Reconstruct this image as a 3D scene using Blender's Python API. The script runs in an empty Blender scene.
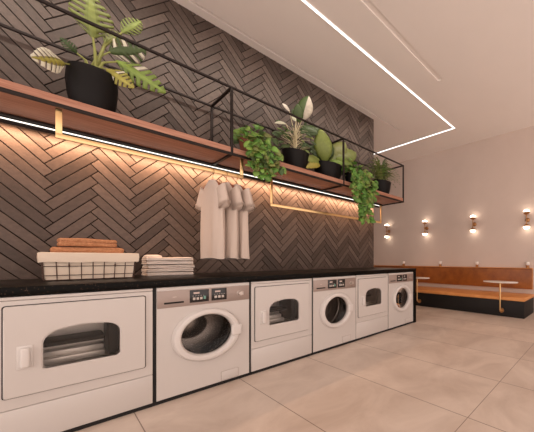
import bpy, bmesh, math, random
from mathutils import Vector, Matrix
random.seed(7)
PI = math.pi
S = bpy.context.scene
COL = S.collection

# ------------------------------------------------------------------ materials
def mat(name, color, rough=0.5, metal=0.0, var=0.0, scale=8.0, bump=0.0, bscale=60.0, spec=0.5,
        stretch=None, coat=0.0, attr=False, color2=None, sheen=0.0, trans=0.0):
    m = bpy.data.materials.new(name); m.use_nodes = True
    nt = m.node_tree; b = nt.nodes['Principled BSDF']
    c4 = (*color, 1)
    b.inputs['Base Color'].default_value = c4
    b.inputs['Roughness'].default_value = rough
    b.inputs['Metallic'].default_value = metal
    b.inputs['Specular IOR Level'].default_value = spec
    b.inputs['Coat Weight'].default_value = coat
    if sheen: b.inputs['Sheen Weight'].default_value = sheen
    tc = nt.nodes.new('ShaderNodeTexCoord')
    vec = tc.outputs['Object']
    if stretch:
        mp = nt.nodes.new('ShaderNodeMapping'); mp.inputs['Scale'].default_value = stretch
        nt.links.new(vec, mp.inputs['Vector']); vec = mp.outputs['Vector']
    base = None
    if attr:
        at = nt.nodes.new('ShaderNodeAttribute'); at.attribute_name = 'Col'
        base = at.outputs['Color']
    if var > 0 or color2:
        nz = nt.nodes.new('ShaderNodeTexNoise'); nz.inputs['Scale'].default_value = scale
        nz.inputs['Detail'].default_value = 6; nz.inputs['Roughness'].default_value = 0.6
        nt.links.new(vec, nz.inputs['Vector'])
        mx = nt.nodes.new('ShaderNodeMix'); mx.data_type = 'RGBA'
        rp = nt.nodes.new('ShaderNodeMapRange'); rp.inputs[1].default_value = .32; rp.inputs[2].default_value = .68
        nt.links.new(nz.outputs['Fac'], rp.inputs[0])
        nt.links.new(rp.outputs[0], mx.inputs['Factor'])
        c2 = color2 if color2 else tuple(x * (1 - var) for x in color)
        if base:
            mu = nt.nodes.new('ShaderNodeMix'); mu.data_type = 'RGBA'; mu.blend_type = 'MULTIPLY'
            mu.inputs['Factor'].default_value = 1
            mx.inputs['A'].default_value = (1, 1, 1, 1); mx.inputs['B'].default_value = (1 - var,) * 3 + (1,)
            nt.links.new(base, mu.inputs['A']); nt.links.new(mx.outputs['Result'], mu.inputs['B'])
            base = mu.outputs['Result']
        else:
            mx.inputs['A'].default_value = c4; mx.inputs['B'].default_value = (*c2, 1)
            base = mx.outputs['Result']
    if base: nt.links.new(base, b.inputs['Base Color'])
    if bump > 0:
        n2 = nt.nodes.new('ShaderNodeTexNoise'); n2.inputs['Scale'].default_value = bscale
        n2.inputs['Detail'].default_value = 4
        nt.links.new(vec, n2.inputs['Vector'])
        bp = nt.nodes.new('ShaderNodeBump'); bp.inputs['Strength'].default_value = bump
        bp.inputs['Distance'].default_value = 0.01
        nt.links.new(n2.outputs['Fac'], bp.inputs['Height']); nt.links.new(bp.outputs['Normal'], b.inputs['Normal'])
    return m

def emit(name, color, strength):
    m = bpy.data.materials.new(name); m.use_nodes = True
    nt = m.node_tree; nt.nodes.clear()
    o = nt.nodes.new('ShaderNodeOutputMaterial'); e = nt.nodes.new('ShaderNodeEmission')
    e.inputs['Color'].default_value = (*color, 1); e.inputs['Strength'].default_value = strength
    nt.links.new(e.outputs[0], o.inputs[0]); return m

def glass(name, tint=(1, 1, 1), ior=1.45):
    m = bpy.data.materials.new(name); m.use_nodes = True
    nt = m.node_tree; nt.nodes.clear()
    o = nt.nodes.new('ShaderNodeOutputMaterial'); t = nt.nodes.new('ShaderNodeBsdfTransparent')
    g = nt.nodes.new('ShaderNodeBsdfGlossy'); mx = nt.nodes.new('ShaderNodeMixShader')
    lw = nt.nodes.new('ShaderNodeFresnel'); lw.inputs['IOR'].default_value = ior
    t.inputs['Color'].default_value = (*tint, 1); g.inputs['Roughness'].default_value = 0.03
    nt.links.new(lw.outputs[0], mx.inputs[0]); nt.links.new(t.outputs[0], mx.inputs[1])
    nt.links.new(g.outputs[0], mx.inputs[2]); nt.links.new(mx.outputs[0], o.inputs[0]); return m

M = {}
M['white'] = mat('white_enamel', (.62, .585, .56), .32, coat=.15)
M['ring'] = mat('white_plastic', (.70, .67, .65), .3)
M['panel'] = mat('taupe_metal', (.36, .29, .26), .38, .35)
M['knob'] = mat('satin_knob', (.52, .45, .41), .3, .6)
M['display'] = mat('black_glass', (.012, .011, .012), .12)
M['button'] = mat('button_plastic', (.55, .50, .46), .4)
M['teal'] = mat('teal_button', (.16, .36, .30), .4)
M['lcd'] = mat('lcd_pale', (.62, .50, .46), .35)
M['chrome'] = mat('brushed_steel', (.62, .58, .55), .28, 1.0, var=.25, scale=6, stretch=(1, 14, 1))
M['drum'] = mat('drum_steel', (.24, .22, .205), .24, 1.0)
M['drumlight'] = mat('pale_drum', (.95, .92, .89), .35, .35)
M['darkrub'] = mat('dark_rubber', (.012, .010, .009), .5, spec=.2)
M['glass'] = glass('door_glass', (.80, .77, .75), 1.3)
M['pane'] = glass('window_glass', (.95, .93, .91), 1.35)
M['clear'] = glass('clear_glass', (.97, .97, .97))
def granite():
    m = mat('black_granite', (.005, .004, .004), .3, spec=.08)
    nt = m.node_tree; b = nt.nodes['Principled BSDF']
    tc = nt.nodes.new('ShaderNodeTexCoord'); v = nt.nodes.new('ShaderNodeTexVoronoi'); v.inputs['Scale'].default_value = 85
    nt.links.new(tc.outputs['Object'], v.inputs['Vector'])
    n = nt.nodes.new('ShaderNodeTexNoise'); n.inputs['Scale'].default_value = 45; nt.links.new(tc.outputs['Object'], n.inputs['Vector'])
    r = nt.nodes.new('ShaderNodeValToRGB'); r.color_ramp.elements[0].position = .0; r.color_ramp.elements[0].color = (.26, .16, .11, 1)
    r.color_ramp.elements[1].position = .22; r.color_ramp.elements[1].color = (.004, .0035, .003, 1)
    nt.links.new(v.outputs['Distance'], r.inputs['Fac'])
    mx = nt.nodes.new('ShaderNodeMix'); mx.data_type = 'RGBA'; mx.inputs['B'].default_value = (.004, .0035, .003, 1)
    rr = nt.nodes.new('ShaderNodeMapRange'); rr.inputs[1].default_value = .45; rr.inputs[2].default_value = .6
    nt.links.new(n.outputs['Fac'], rr.inputs[0]); nt.links.new(rr.outputs[0], mx.inputs['Factor'])
    nt.links.new(r.outputs['Color'], mx.inputs['A']); nt.links.new(mx.outputs['Result'], b.inputs['Base Color'])
    return m
M['granite'] = granite()
M['black'] = mat('black_panel', (.010, .009, .009), .55, spec=.3)
M['iron'] = mat('black_steel', (.020, .013, .011), .45, .2, spec=.3)
M['wood'] = mat('shelf_wood', (.56, .29, .20), .5, var=.0, color2=(.36, .155, .095), scale=3.5, stretch=(1.2, 16, 16))
M['gold'] = mat('brushed_gold', (.86, .60, .30), .28, 1.0)
M['brass'] = mat('aged_brass', (.50, .27, .12), .35, 1.0)
M['tile'] = mat('herringbone_tile', (.2, .15, .13), .5, attr=True, var=.28, scale=30, bump=.12, bscale=90)
M['grout'] = mat('dark_grout', (.012, .007, .005), .9)
M['plaster'] = mat('wall_plaster', (.70, .585, .52), .85, var=.04, scale=2)
M['ceil'] = mat('ceiling_paint', (.93, .875, .83), .9, var=.03, scale=1.2)
M['pot'] = mat('black_ceramic', (.007, .006, .006), .5, spec=.2)
M['potbrown'] = mat('terracotta_pot', (.20, .07, .035), .7)
M['soil'] = mat('potting_soil', (.04, .025, .018), .95, bump=.8, bscale=80)
M['leaf'] = mat('leaf', (.1, .2, .05), .42, attr=True, var=.25, scale=25)
M['stem'] = mat('stem_green', (.28, .30, .08), .5)
M['stempale'] = mat('stem_pale', (.55, .48, .30), .5)
M['shirt'] = mat('cotton', (.64, .535, .465), .9, sheen=.2, bump=.12, bscale=220)
M['hanger'] = mat('hanger_wood', (.30, .10, .05), .45)
M['liner'] = mat('linen', (.90, .77, .63), .9, bump=.25, bscale=160)
M['wire'] = mat('basket_wire', (.10, .055, .04), .5, .5)
M['towel'] = mat('terry_orange', (.66, .33, .17), .95, color2=(.46, .20, .09), scale=60, bump=.9, bscale=120)
M['linenw'] = mat('folded_cotton', (.90, .82, .76), .9, bump=.2, bscale=120)
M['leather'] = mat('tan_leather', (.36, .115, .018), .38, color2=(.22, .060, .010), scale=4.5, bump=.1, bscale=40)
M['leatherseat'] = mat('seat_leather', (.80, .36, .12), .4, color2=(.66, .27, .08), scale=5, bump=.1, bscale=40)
M['tabletop'] = mat('white_marble', (.86, .80, .75), .25, var=.08, scale=6)
M['led'] = emit('led_white', (1, .92, .82), 1.8)
M['strip'] = emit('strip_white', (1, .95, .90), 2.4)
M['globe'] = emit('opal_lit', (1, .82, .64), 6.5)
def floor_mat():
    m = mat('stone_tile_floor', (.5, .4, .33), .33)
    nt = m.node_tree; b = nt.nodes['Principled BSDF']; N = nt.nodes.new; Lk = nt.links.new
    tc = N('ShaderNodeTexCoord')
    mp = N('ShaderNodeMapping'); mp.inputs['Rotation'].default_value = (0, 0, PI / 2)
    br = N('ShaderNodeTexBrick'); br.offset = 0.0; br.squash = 1.0
    # X joints at .335 + .6225k ; Y joints at .81 + 1.245k   (object space, brick texture run along Y)
    mp.inputs['Location'].default_value = (0, 0, 0)
    sx = N('ShaderNodeSeparateXYZ'); Lk(tc.outputs['Object'], sx.inputs[0])
    cx = N('ShaderNodeCombineXYZ')
    ax = N('ShaderNodeMath'); ax.operation = 'ADD'; ax.inputs[1].default_value = -0.81 + 2.49 * 10
    ay = N('ShaderNodeMath'); ay.operation = 'ADD'; ay.inputs[1].default_value = -0.335 + .6225 * 20
    Lk(sx.outputs['Y'], ax.inputs[0]); Lk(sx.outputs['X'], ay.inputs[0])
    Lk(ax.outputs[0], cx.inputs['X']); Lk(ay.outputs[0], cx.inputs['Y'])
    Lk(cx.outputs[0], br.inputs['Vector'])
    br.inputs['Scale'].default_value = 1; br.inputs['Brick Width'].default_value = 2.49
    br.inputs['Row Height'].default_value = .6225; br.inputs['Mortar Size'].default_value = .0028
    br.inputs['Mortar Smooth'].default_value = .1; br.inputs['Bias'].default_value = 0
    br.inputs['Color1'].default_value = (.9, .9, .9, 1); br.inputs['Color2'].default_value = (1, 1, 1, 1)
    br.inputs['Mortar'].default_value = (.36, .31, .28, 1)
    n1 = N('ShaderNodeTexNoise'); n1.inputs['Scale'].default_value = 2.2; n1.inputs['Detail'].default_value = 9; n1.inputs['Roughness'].default_value = .62
    n1.inputs['Distortion'].default_value = .6
    Lk(tc.outputs['Object'], n1.inputs['Vector'])
    rp = N('ShaderNodeValToRGB')
    rp.color_ramp.elements[0].position = .3; rp.color_ramp.elements[0].color = (.58, .47, .395, 1)
    rp.color_ramp.elements[1].position = .7; rp.color_ramp.elements[1].color = (.80, .69, .60, 1)
    Lk(n1.outputs['Fac'], rp.inputs['Fac'])
    mu = N('ShaderNodeMix'); mu.data_type = 'RGBA'; mu.blend_type = 'MULTIPLY'; mu.inputs['Factor'].default_value = 1
    Lk(rp.outputs['Color'], mu.inputs['A']); Lk(br.outputs['Color'], mu.inputs['B'])
    Lk(mu.outputs['Result'], b.inputs['Base Color'])
    rr = N('ShaderNodeMapRange'); rr.inputs[3].default_value = .28; rr.inputs[4].default_value = .5
    Lk(n1.outputs['Fac'], rr.inputs[0]); Lk(rr.outputs[0], b.inputs['Roughness'])
    return m
M['floor'] = floor_mat()

# ------------------------------------------------------------------ mesh helpers
def bx(bm, x0, x1, y0, y1, z0, z1, bev=0.0, seg=2):
    t = bmesh.new(); bmesh.ops.create_cube(t, size=1)
    for v in t.verts:
        v.co = Vector(((x0 + x1) / 2 + v.co.x * (x1 - x0), (y0 + y1) / 2 + v.co.y * (y1 - y0), (z0 + z1) / 2 + v.co.z * (z1 - z0)))
    if bev > 0:
        bmesh.ops.bevel(t, geom=t.edges[:], offset=bev, segments=seg, profile=.5, affect='EDGES')
    merge(bm, t)

def merge(bm, t, mtx=None):
    vm = {}
    for v in t.verts:
        vm[v] = bm.verts.new(mtx @ v.co if mtx else v.co)
    for f in t.faces:
        try: bm.faces.new([vm[v] for v in f.verts])
        except ValueError: pass
    t.free()

def lathe(bm, prof, center, axis='z', n=40, close=False):
    """prof: list of (r, h). axis z -> h along +z ; axis y -> h along +y ; axis x -> h along +x"""
    c = Vector(center); rings = []
    for r, h in prof:
        row = []
        if r < 1e-6:
            p = {'z': Vector((0, 0, h)), 'y': Vector((0, h, 0)), 'x': Vector((h, 0, 0))}[axis]
            row = [bm.verts.new(c + p)] * n
        else:
            for i in range(n):
                a = 2 * PI * i / n; ca, sa = r * math.cos(a), r * math.sin(a)
                p = {'z': Vector((ca, sa, h)), 'y': Vector((ca, h, sa)), 'x': Vector((h, ca, sa))}[axis]
                row.append(bm.verts.new(c + p))
        rings.append(row)
    pairs = list(zip(rings, rings[1:]))
    if close: pairs.append((rings[-1], rings[0]))
    for A, B in pairs:
        for i in range(n):
            j = (i + 1) % n
            vs = []
            for v in (A[i], A[j], B[j], B[i]):
                if v not in vs: vs.append(v)
            if len(vs) > 2:
                try: bm.faces.new(vs)
                except ValueError: pass

def tube(bm, pts, r, n=8, r1=None):
    pts = [Vector(p) for p in pts]; rings = []
    up = Vector((0.13, 0.31, 0.94)).normalized()
    for i, p in enumerate(pts):
        d = (pts[min(i + 1, len(pts) - 1)] - pts[max(i - 1, 0)]).normalized()
        if abs(d.dot(up)) > .97: up = Vector((0.9, 0.3, .1)).normalized()
        a = d.cross(up).normalized(); b = d.cross(a).normalized()
        rr = r if r1 is None else r + (r1 - r) * i / (len(pts) - 1)
        rings.append([bm.verts.new(p + (a * math.cos(2 * PI * k / n) + b * math.sin(2 * PI * k / n)) * rr) for k in range(n)])
    for A, B in zip(rings, rings[1:]):
        for k in range(n):
            bm.faces.new((A[k], A[(k + 1) % n], B[(k + 1) % n], B[k]))
    bm.faces.new(rings[0]); bm.faces.new(list(reversed(rings[-1])))

def obj(name, bm, material, parent=None, loc=None, smooth=True, angle=38):
    bmesh.ops.recalc_face_normals(bm, faces=bm.faces[:])
    me = bpy.data.meshes.new(name); bm.to_mesh(me); bm.free()
    if isinstance(material, (list, tuple)):
        for m in material: me.materials.append(m)
    else: me.materials.append(material)
    if smooth:
        for p in me.polygons: p.use_smooth = True
        me.set_sharp_from_angle(angle=math.radians(angle))
    o = bpy.data.objects.new(name, me); COL.objects.link(o)
    if loc is not None: o.location = loc
    if parent: o.parent = parent
    return o

def thing(name, label, cat, loc=(0, 0, 0), rz=0, group=None):
    o = bpy.data.objects.new(name, None); COL.objects.link(o)
    o.empty_display_size = .05
    o.location = loc; o.rotation_euler = (0, 0, rz); tag(o, label, cat, group); return o
def tag(o, label, cat, group=None):
    o['label'] = label; o['category'] = cat
    if group: o['group'] = group
    return o
def struct(name, bm, m, smooth=False):
    o = obj(name, bm, m, smooth=smooth); o['kind'] = 'structure'; return o
def dup(root, loc, label, group=None):
    r = root.copy(); COL.objects.link(r); r.location = loc; r['label'] = label
    if group: r['group'] = group
    for ch in list(root.children):
        c = ch.copy(); COL.objects.link(c); c.parent = r
        for g in list(ch.children):
            d = g.copy(); COL.objects.link(d); d.parent = c
    return r
NB = bmesh.new

def colour_layer(bm):
    return bm.loops.layers.float_color.get('Col') or bm.loops.layers.float_color.new('Col')
def paint(f, lay, c):
    for l in f.loops: l[lay] = (*c, 1)

# ------------------------------------------------------------------ room
YW = 3.868; ZC = 3.83; XF = 5.47; XE = 3.51
bm = NB(); bx(bm, -2.2, XF, -2.2, 6.6, -.1, 0); struct('floor', bm, M['floor'])
# ceiling, split round two shallow slots running along the tiled wall
bm = NB()
def cslab(x0, x1, y0, y1): bx(bm, x0, x1, y0, y1, ZC, ZC + .12)
G1 = (3.70, 3.735, 4.10); G2 = (2.12, 2.20, 3.30)
cslab(-3.5, XF, -4.0, G2[0]); cslab(G2[2], XF, G2[0], G2[1])
cslab(-3.5, XF, G2[1], G1[0]); cslab(G1[2], XF, G1[0], G1[1]); cslab(-3.5, XF, G1[1], 6.6)
bx(bm, -3.5, G1[2], G1[0], G1[1], ZC + .05, ZC + .12); bx(bm, -3.5, G2[2], G2[0], G2[1], ZC + .014, ZC + .12)
struct('ceiling', bm, M['ceil'])
bm = NB(); bx(bm, XF, XF + .12, -4.0, 6.6, 0, ZC + .12); struct('wall_back', bm, M['plaster'])
bm = NB(); bx(bm, -3.5, XF, 6.6, 6.72, 0, ZC + .12); struct('wall_side', bm, M['plaster'])

# herringbone wall: every plank is raised geometry in one wall mesh
def tile_wall():
    bm = NB(); lay = colour_layer(bm)
    L, W, g, d, q = .3182, .0604, .0065, .007, 1.25
    s45 = math.sqrt(.5)
    rnd = random.Random(3)
    ox, oz = 0.229 - (L - W / 2) * s45, 2.023 - (L + W) * s45 * q + .02
    tones = [(.120, .085, .071), (.140, .101, .086), (.165, .121, .104), (.195, .147, .129), (.100, .069, .057), (.18, .134, .118)]
    def rect(x0, x1, y0, y1):
        c = tones[rnd.randrange(6)]; k = rnd.uniform(.9, 1.1) * .66; c = (c[0] * k * 1.04, c[1] * k, c[2] * k * .93)
        pts = []
        e = .001
        for ins, dep in ((g / 2, 0.0), (g / 2, d - e), (g / 2 + e, d)):
            for px, py in ((x0 + ins, y0 + ins), (x1 - ins, y0 + ins), (x1 - ins, y1 - ins), (x0 + ins, y1 - ins)):
                pts.append(((px - py) * s45 + ox, YW - dep, (px + py) * s45 * q + oz))
        cx = sum(p[0] for p in pts) / 12; cz = sum(p[2] for p in pts) / 12
        if cx < -1.4 or cx > XE + .15 or cz < .7 or cz > ZC + .15: return
        v = [bm.verts.new(p) for p in pts]
        fs = [bm.faces.new(v[8:12])]
        for r in (0, 4):
            for i in range(4):
                j = (i + 1) % 4
                fs.append(bm.faces.new((v[r + i], v[r + j], v[r + 4 + j], v[r + 4 + i])))
        for f in fs: paint(f, lay, c)
    for j in range(-8, 16):
        for i in range(-50, 50):
            dx, dy = i * W + j * L, i * W - j * L
            rect(dx, dx + L, dy, dy + W)
            rect(dx + L, dx + L + W, dy + W - L, dy + W)
    bmesh.ops.bisect_plane(bm, geom=bm.verts[:] + bm.edges[:] + bm.faces[:], plane_co=(XE, 0, 0), plane_no=(1, 0, 0), clear_outer=True)
    bmesh.ops.bisect_plane(bm, geom=bm.verts[:] + bm.edges[:] + bm.faces[:], plane_co=(0, 0, ZC - .001), plane_no=(0, 0, 1), clear_outer=True)
    bmesh.ops.bisect_plane(bm, geom=bm.verts[:] + bm.edges[:] + bm.faces[:], plane_co=(0, 0, .88), plane_no=(0, 0, -1), clear_outer=True)
    old = set(bm.faces)
    bx(bm, -3.5, XE, YW, YW + .14, 0, ZC)
    for f in bm.faces:
        if f not in old: f.material_index = 1
    o = obj('wall_left', bm, [M['tile'], M['grout']], smooth=False); o['kind'] = 'structure'
tile_wall()

# ------------------------------------------------------------------ ceiling light (L-shaped recessed line)
def ceiling_line():
    t = thing('ceiling_light', 'long white L-shaped light line recessed in the ceiling', 'ceiling light', (4.65, 2.70, ZC))
    w = .018
    bm = NB(); bx(bm, -5.6, w, -w, w, -.006, -.001); bx(bm, -w, w, w, 3.0, -.006, -.001)
    obj('diffuser', bm, M['strip'], t, smooth=False)
    bm = NB()
    bx(bm, -5.6, w + .006, -w - .006, -w, -.008, -.0005); bx(bm, -5.6, -w, w, w + .006, -.008, -.0005)
    bx(bm, w, w + .006, -w, 3.0, -.008, -.0005); bx(bm, -w - .006, -w, w + .006, 3.0, -.008, -.0005)
    obj('trim_frame', bm, M['ceil'], t, smooth=False)
ceiling_line()

# ------------------------------------------------------------------ counter
YF = 2.807; CT = .93; CB = .878
def counter():
    t = thing('laundry_counter', 'long black speckled stone counter over the row of white machines', 'counter', (0, 0, 0))
    bm = NB(); bx(bm, -.9, 3.503, YF - .012, YW - .008, CB, CT, .003); obj('worktop', bm, M['granite'], t)
    bm = NB(); bx(bm, 3.437, 3.503, YF - .012, YW - .008, 0, CB, .002); obj('end_panel', bm, M['granite'], t)
    for x0, x1 in ((.427, .441), (1.0325, 1.0445), (1.6385, 1.6525), (2.2385, 2.2535), (2.8395, 2.8485)):
        bm = NB(); bx(bm, x0, x1, YF + .006, YW - .008, 0, CB); obj('gap_filler_panel', bm, M['black'], t, smooth=False)  # black sheet filling the gap between two machines
    bm = NB(); bx(bm, -.9, 3.437, YF + .004, YF + .024, 0, .0255); obj('toe_shade_strip', bm, M['black'], t, smooth=False)  # added black strip, stands in for the shade in the gap under the machines
    bm = NB(); bx(bm, -.9, 3.437, YW - .05, YW - .008, 0, CB); obj('back_panel', bm, M['black'], t, smooth=False)
counter()

# ------------------------------------------------------------------ machines (local origin: left front bottom corner, x right, y into the wall)
def ray_poly(poly, c, a):
    d = Vector((math.cos(a), math.sin(a))); best = None
    for i in range(len(poly)):
        p = Vector(poly[i]); q = Vector(poly[(i + 1) % len(poly)]); e = q - p
        den = d.x * e.y - d.y * e.x
        if abs(den) < 1e-9: continue
        w = p - c
        t = (w.x * e.y - w.y * e.x) / den; s = (w.x * d.y - w.y * d.x) / den
        if t > 1e-6 and -1e-6 <= s <= 1 + 1e-6 and (best is None or t > best): best = t
    return c + d * best
def rrect(x0, x1, z0, z1, r, n=6):
    pts = []
    for cx, cz, a0 in ((x1 - r, z1 - r, 0), (x0 + r, z1 - r, 90), (x0 + r, z0 + r, 180), (x1 - r, z0 + r, 270)):
        for k in range(n + 1):
            a = math.radians(a0 + 90 * k / n); pts.append((cx + r * math.cos(a), cz + r * math.sin(a)))
    return pts
def circle(cx, cz, r, n=72): return [(cx + r * math.cos(2 * PI * i / n), cz + r * math.sin(2 * PI * i / n)) for i in range(n)]
def plate(bm, outer, inner, y0, y1, c, extra=(), bev=0.0):
    """plate with a hole, front at y0 (towards the room), back at y1"""
    c = Vector(c)
    ang = sorted(set([round(2 * PI * i / 96 % (2 * PI), 5) for i in range(96)] +
                     [round(math.atan2(p[1] - c.y, p[0] - c.x) % (2 * PI), 5) for p in list(outer) + list(inner)]))
    N = len(ang)
    O = [ray_poly(outer, c, a) for a in ang]; I = [ray_poly(inner, c, a) for a in ang]
    def ring(pts, y, off=0):
        return [bm.verts.new((p.x, y, p.y)) for p in pts]
    if bev > 0:
        Oi = [p + (c - p).normalized() * bev for p in O]; Ii = [p - (c - p).normalized() * bev for p in I]
        loops = [ring(O, y1), ring(O, y0 + bev), ring(Oi, y0), ring(Ii, y0), ring(I, y0 + bev), ring(I, y1)]
    else:
        loops = [ring(O, y1), ring(O, y0), ring(I, y0), ring(I, y1)]
    for A, B in zip(loops, loops[1:]):
        for k in range(N):
            bm.faces.new((A[k], A[(k + 1) % N], B[(k + 1) % N], B[k]))

MW = .589; MH = .872; MD = .80; FT = .027
def shell(bm, hole, c, z0=FT, z1=MH):
    plate(bm, [(0, z0), (MW, z0), (MW, z1), (0, z1)], hole, 0, .03, c, bev=.003)
    bx(bm, 0, .012, .03, MD, z0, z1); bx(bm, MW - .012, MW, .03, MD, z0, z1)
    bx(bm, .012, MW - .012, .03, MD, z0, z0 + .012); bx(bm, .012, MW - .012, .03, MD, z1 - .012, z1)
    bx(bm, .012, MW - .012, MD - .012, MD, z0 + .012, z1 - .012)
def feet(t):
    for fx in (.05, MW - .05):
        for fy in (.05, MD - .06):
            bm = NB(); lathe(bm, [(0, 0), (.022, 0), (.022, .006), (.012, .006), (.012, FT + .002), (0, FT + .002)], (fx, fy, 0), n=16)
            obj('foot', bm, M['darkrub'], t)

def washer(label, loc):
    t = thing('washing_machine', label, 'washing machine', loc, 0, 'front-load washing machines')
    c = (.293, .463)
    bm = NB(); shell(bm, circle(c[0], c[1], .185), c); obj('cabinet', bm, M['white'], t)
    feet(t)
    bm = NB(); bx(bm, .002, MW - .002, -.004, .004, .715, .846, .0015); cp = obj('control_panel', bm, M['panel'], t)
    # detergent drawer
    bm = NB(); bx(bm, .038, .146, -.007, -.003, .744, .757, .001); obj('drawer_handle', bm, M['darkrub'], cp)
    bm = NB(); bx(bm, .084, .104, -.0052, -.0035, .792, .796); obj('badge', bm, M['lcd'], cp)
    for x0, x1, nb in ((.180, .297, 4), (.315, .417, 3)):
        bm = NB(); bx(bm, x0, x1, -.009, -.003, .737, .838, .0015); dsp = obj('display_panel', bm, M['display'], t)
        bm = NB(); bx(bm, x0 + .022, x0 + .058, -.0105, -.0085, .806, .819); obj('screen', bm, M['lcd'], dsp, smooth=False)
        w = (x1 - x0 - .03) / nb
        for k in range(nb):
            last = (k == nb - 1 and nb == 4)
            bm = NB(); xx = x0 + .015 + w * k
            bx(bm, xx + .003, xx + w - .004, -.0115, -.0085, .757, .777 + (.006 if last else 0), .0012)
            obj('button', bm, M['teal'] if last else M['button'], dsp)
        bm = NB()
        for k in range(5): bx(bm, x0 + .016 + k * .016, x0 + .024 + k * .016, -.0098, -.0085, .788, .7905)
        obj('printed_legend', bm, M['button'], dsp, smooth=False)
    bm = NB(); lathe(bm, [(0, -.03), (.016, -.03), (.019, -.027), (.021, -.006), (.026, -.004), (.026, -.002)], (.517, 0, .780), 'y', 28)
    kn = obj('knob', bm, M['knob'], t)
    bm = NB(); bx(bm, .529, .536, -.026, -.008, .763, .797, .002); obj('pointer', bm, M['lcd'], kn)
    # door ring
    prof = [(.163, .02), (.164, -.012), (.168, -.034), (.176, -.044), (.190, -.046), (.205, -.040), (.214, -.024), (.216, 0.0), (.205, .002)]
    bm = NB(); lathe(bm, prof, (c[0], 0, c[1]), 'y', 72); d = obj('door', bm, M['ring'], t)
    bm = NB(); lathe(bm, [(.1635, -.004), (.14, .004), (.10, .010), (.05, .014), (0, .015)], (c[0], 0, c[1]), 'y', 48)
    obj('door_glass', bm, M['glass'], d)
    bm = NB(); bx(bm, c[0] + .150, c[0] + .224, -.050, -.018, c[1] - .050, c[1] + .046, .014, 4); obj('door_handle', bm, M['ring'], d)
    # gasket + drum
    bm = NB(); lathe(bm, [(.183, .03), (.172, .035), (.168, .05), (.175, .065), (.19, .07)], (c[0], 0, c[1]), 'y', 48); obj('gasket', bm, M['darkrub'], t)
    bm = NB()
    lathe(bm, [(.185, .07), (.255, .085), (.255, .30), (.249, .305), (.255, .31), (.255, .44), (.24, .47), (.12, .49), (.11, .46), (.03, .45), (0, .45)], (c[0], 0, c[1]), 'y', 48)
    # rows of perforation dimples as small raised studs
    dr = obj('drum', bm, M['drum'], t)
    for a in (35, 155, 275):
        bm = NB(); a = math.radians(a)
        bx(bm, -.035, .035, .18, .43, -.03, .03, .015, 3)
        bmesh.ops.transform(bm, matrix=Matrix.Translation((c[0] + .235 * math.cos(a), 0, c[1] + .235 * math.sin(a))) @ Matrix.Rotation(-a + PI / 2, 4, 'Y'), verts=bm.verts[:])
        obj('paddle', bm, M['drum'], dr)
    bm = NB()
    for ring_y in (.19, .225, .26, .345, .38, .415):
        for k in range(40):
            a = 2 * PI * (k + (.5 if int(ring_y * 1000) % 2 else 0)) / 40
            p = (c[0] + .2535 * math.cos(a), ring_y, c[1] + .2535 * math.sin(a))
            bx(bm, p[0] - .005, p[0] + .005, p[1] - .005, p[1] + .005, p[2] - .005, p[2] + .005)
    h = obj('perforations', bm, M['darkrub'], dr, smooth=False); h['kind'] = 'stuff'
    # filter hatch
    bm = NB(); plate(bm, rrect(.380, .505, .034, .112, .004, 3), rrect(.382, .503, .036, .110, .004, 3), -.001, .002, (.44, .073))
    obj('hatch_seam', bm, M['panel'], t, smooth=False)
    bm = NB(); bx(bm, .3825, .5025, -.003, .001, .0365, .1095, .001); obj('filter_hatch', bm, M['white'], t)
    return t

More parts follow.
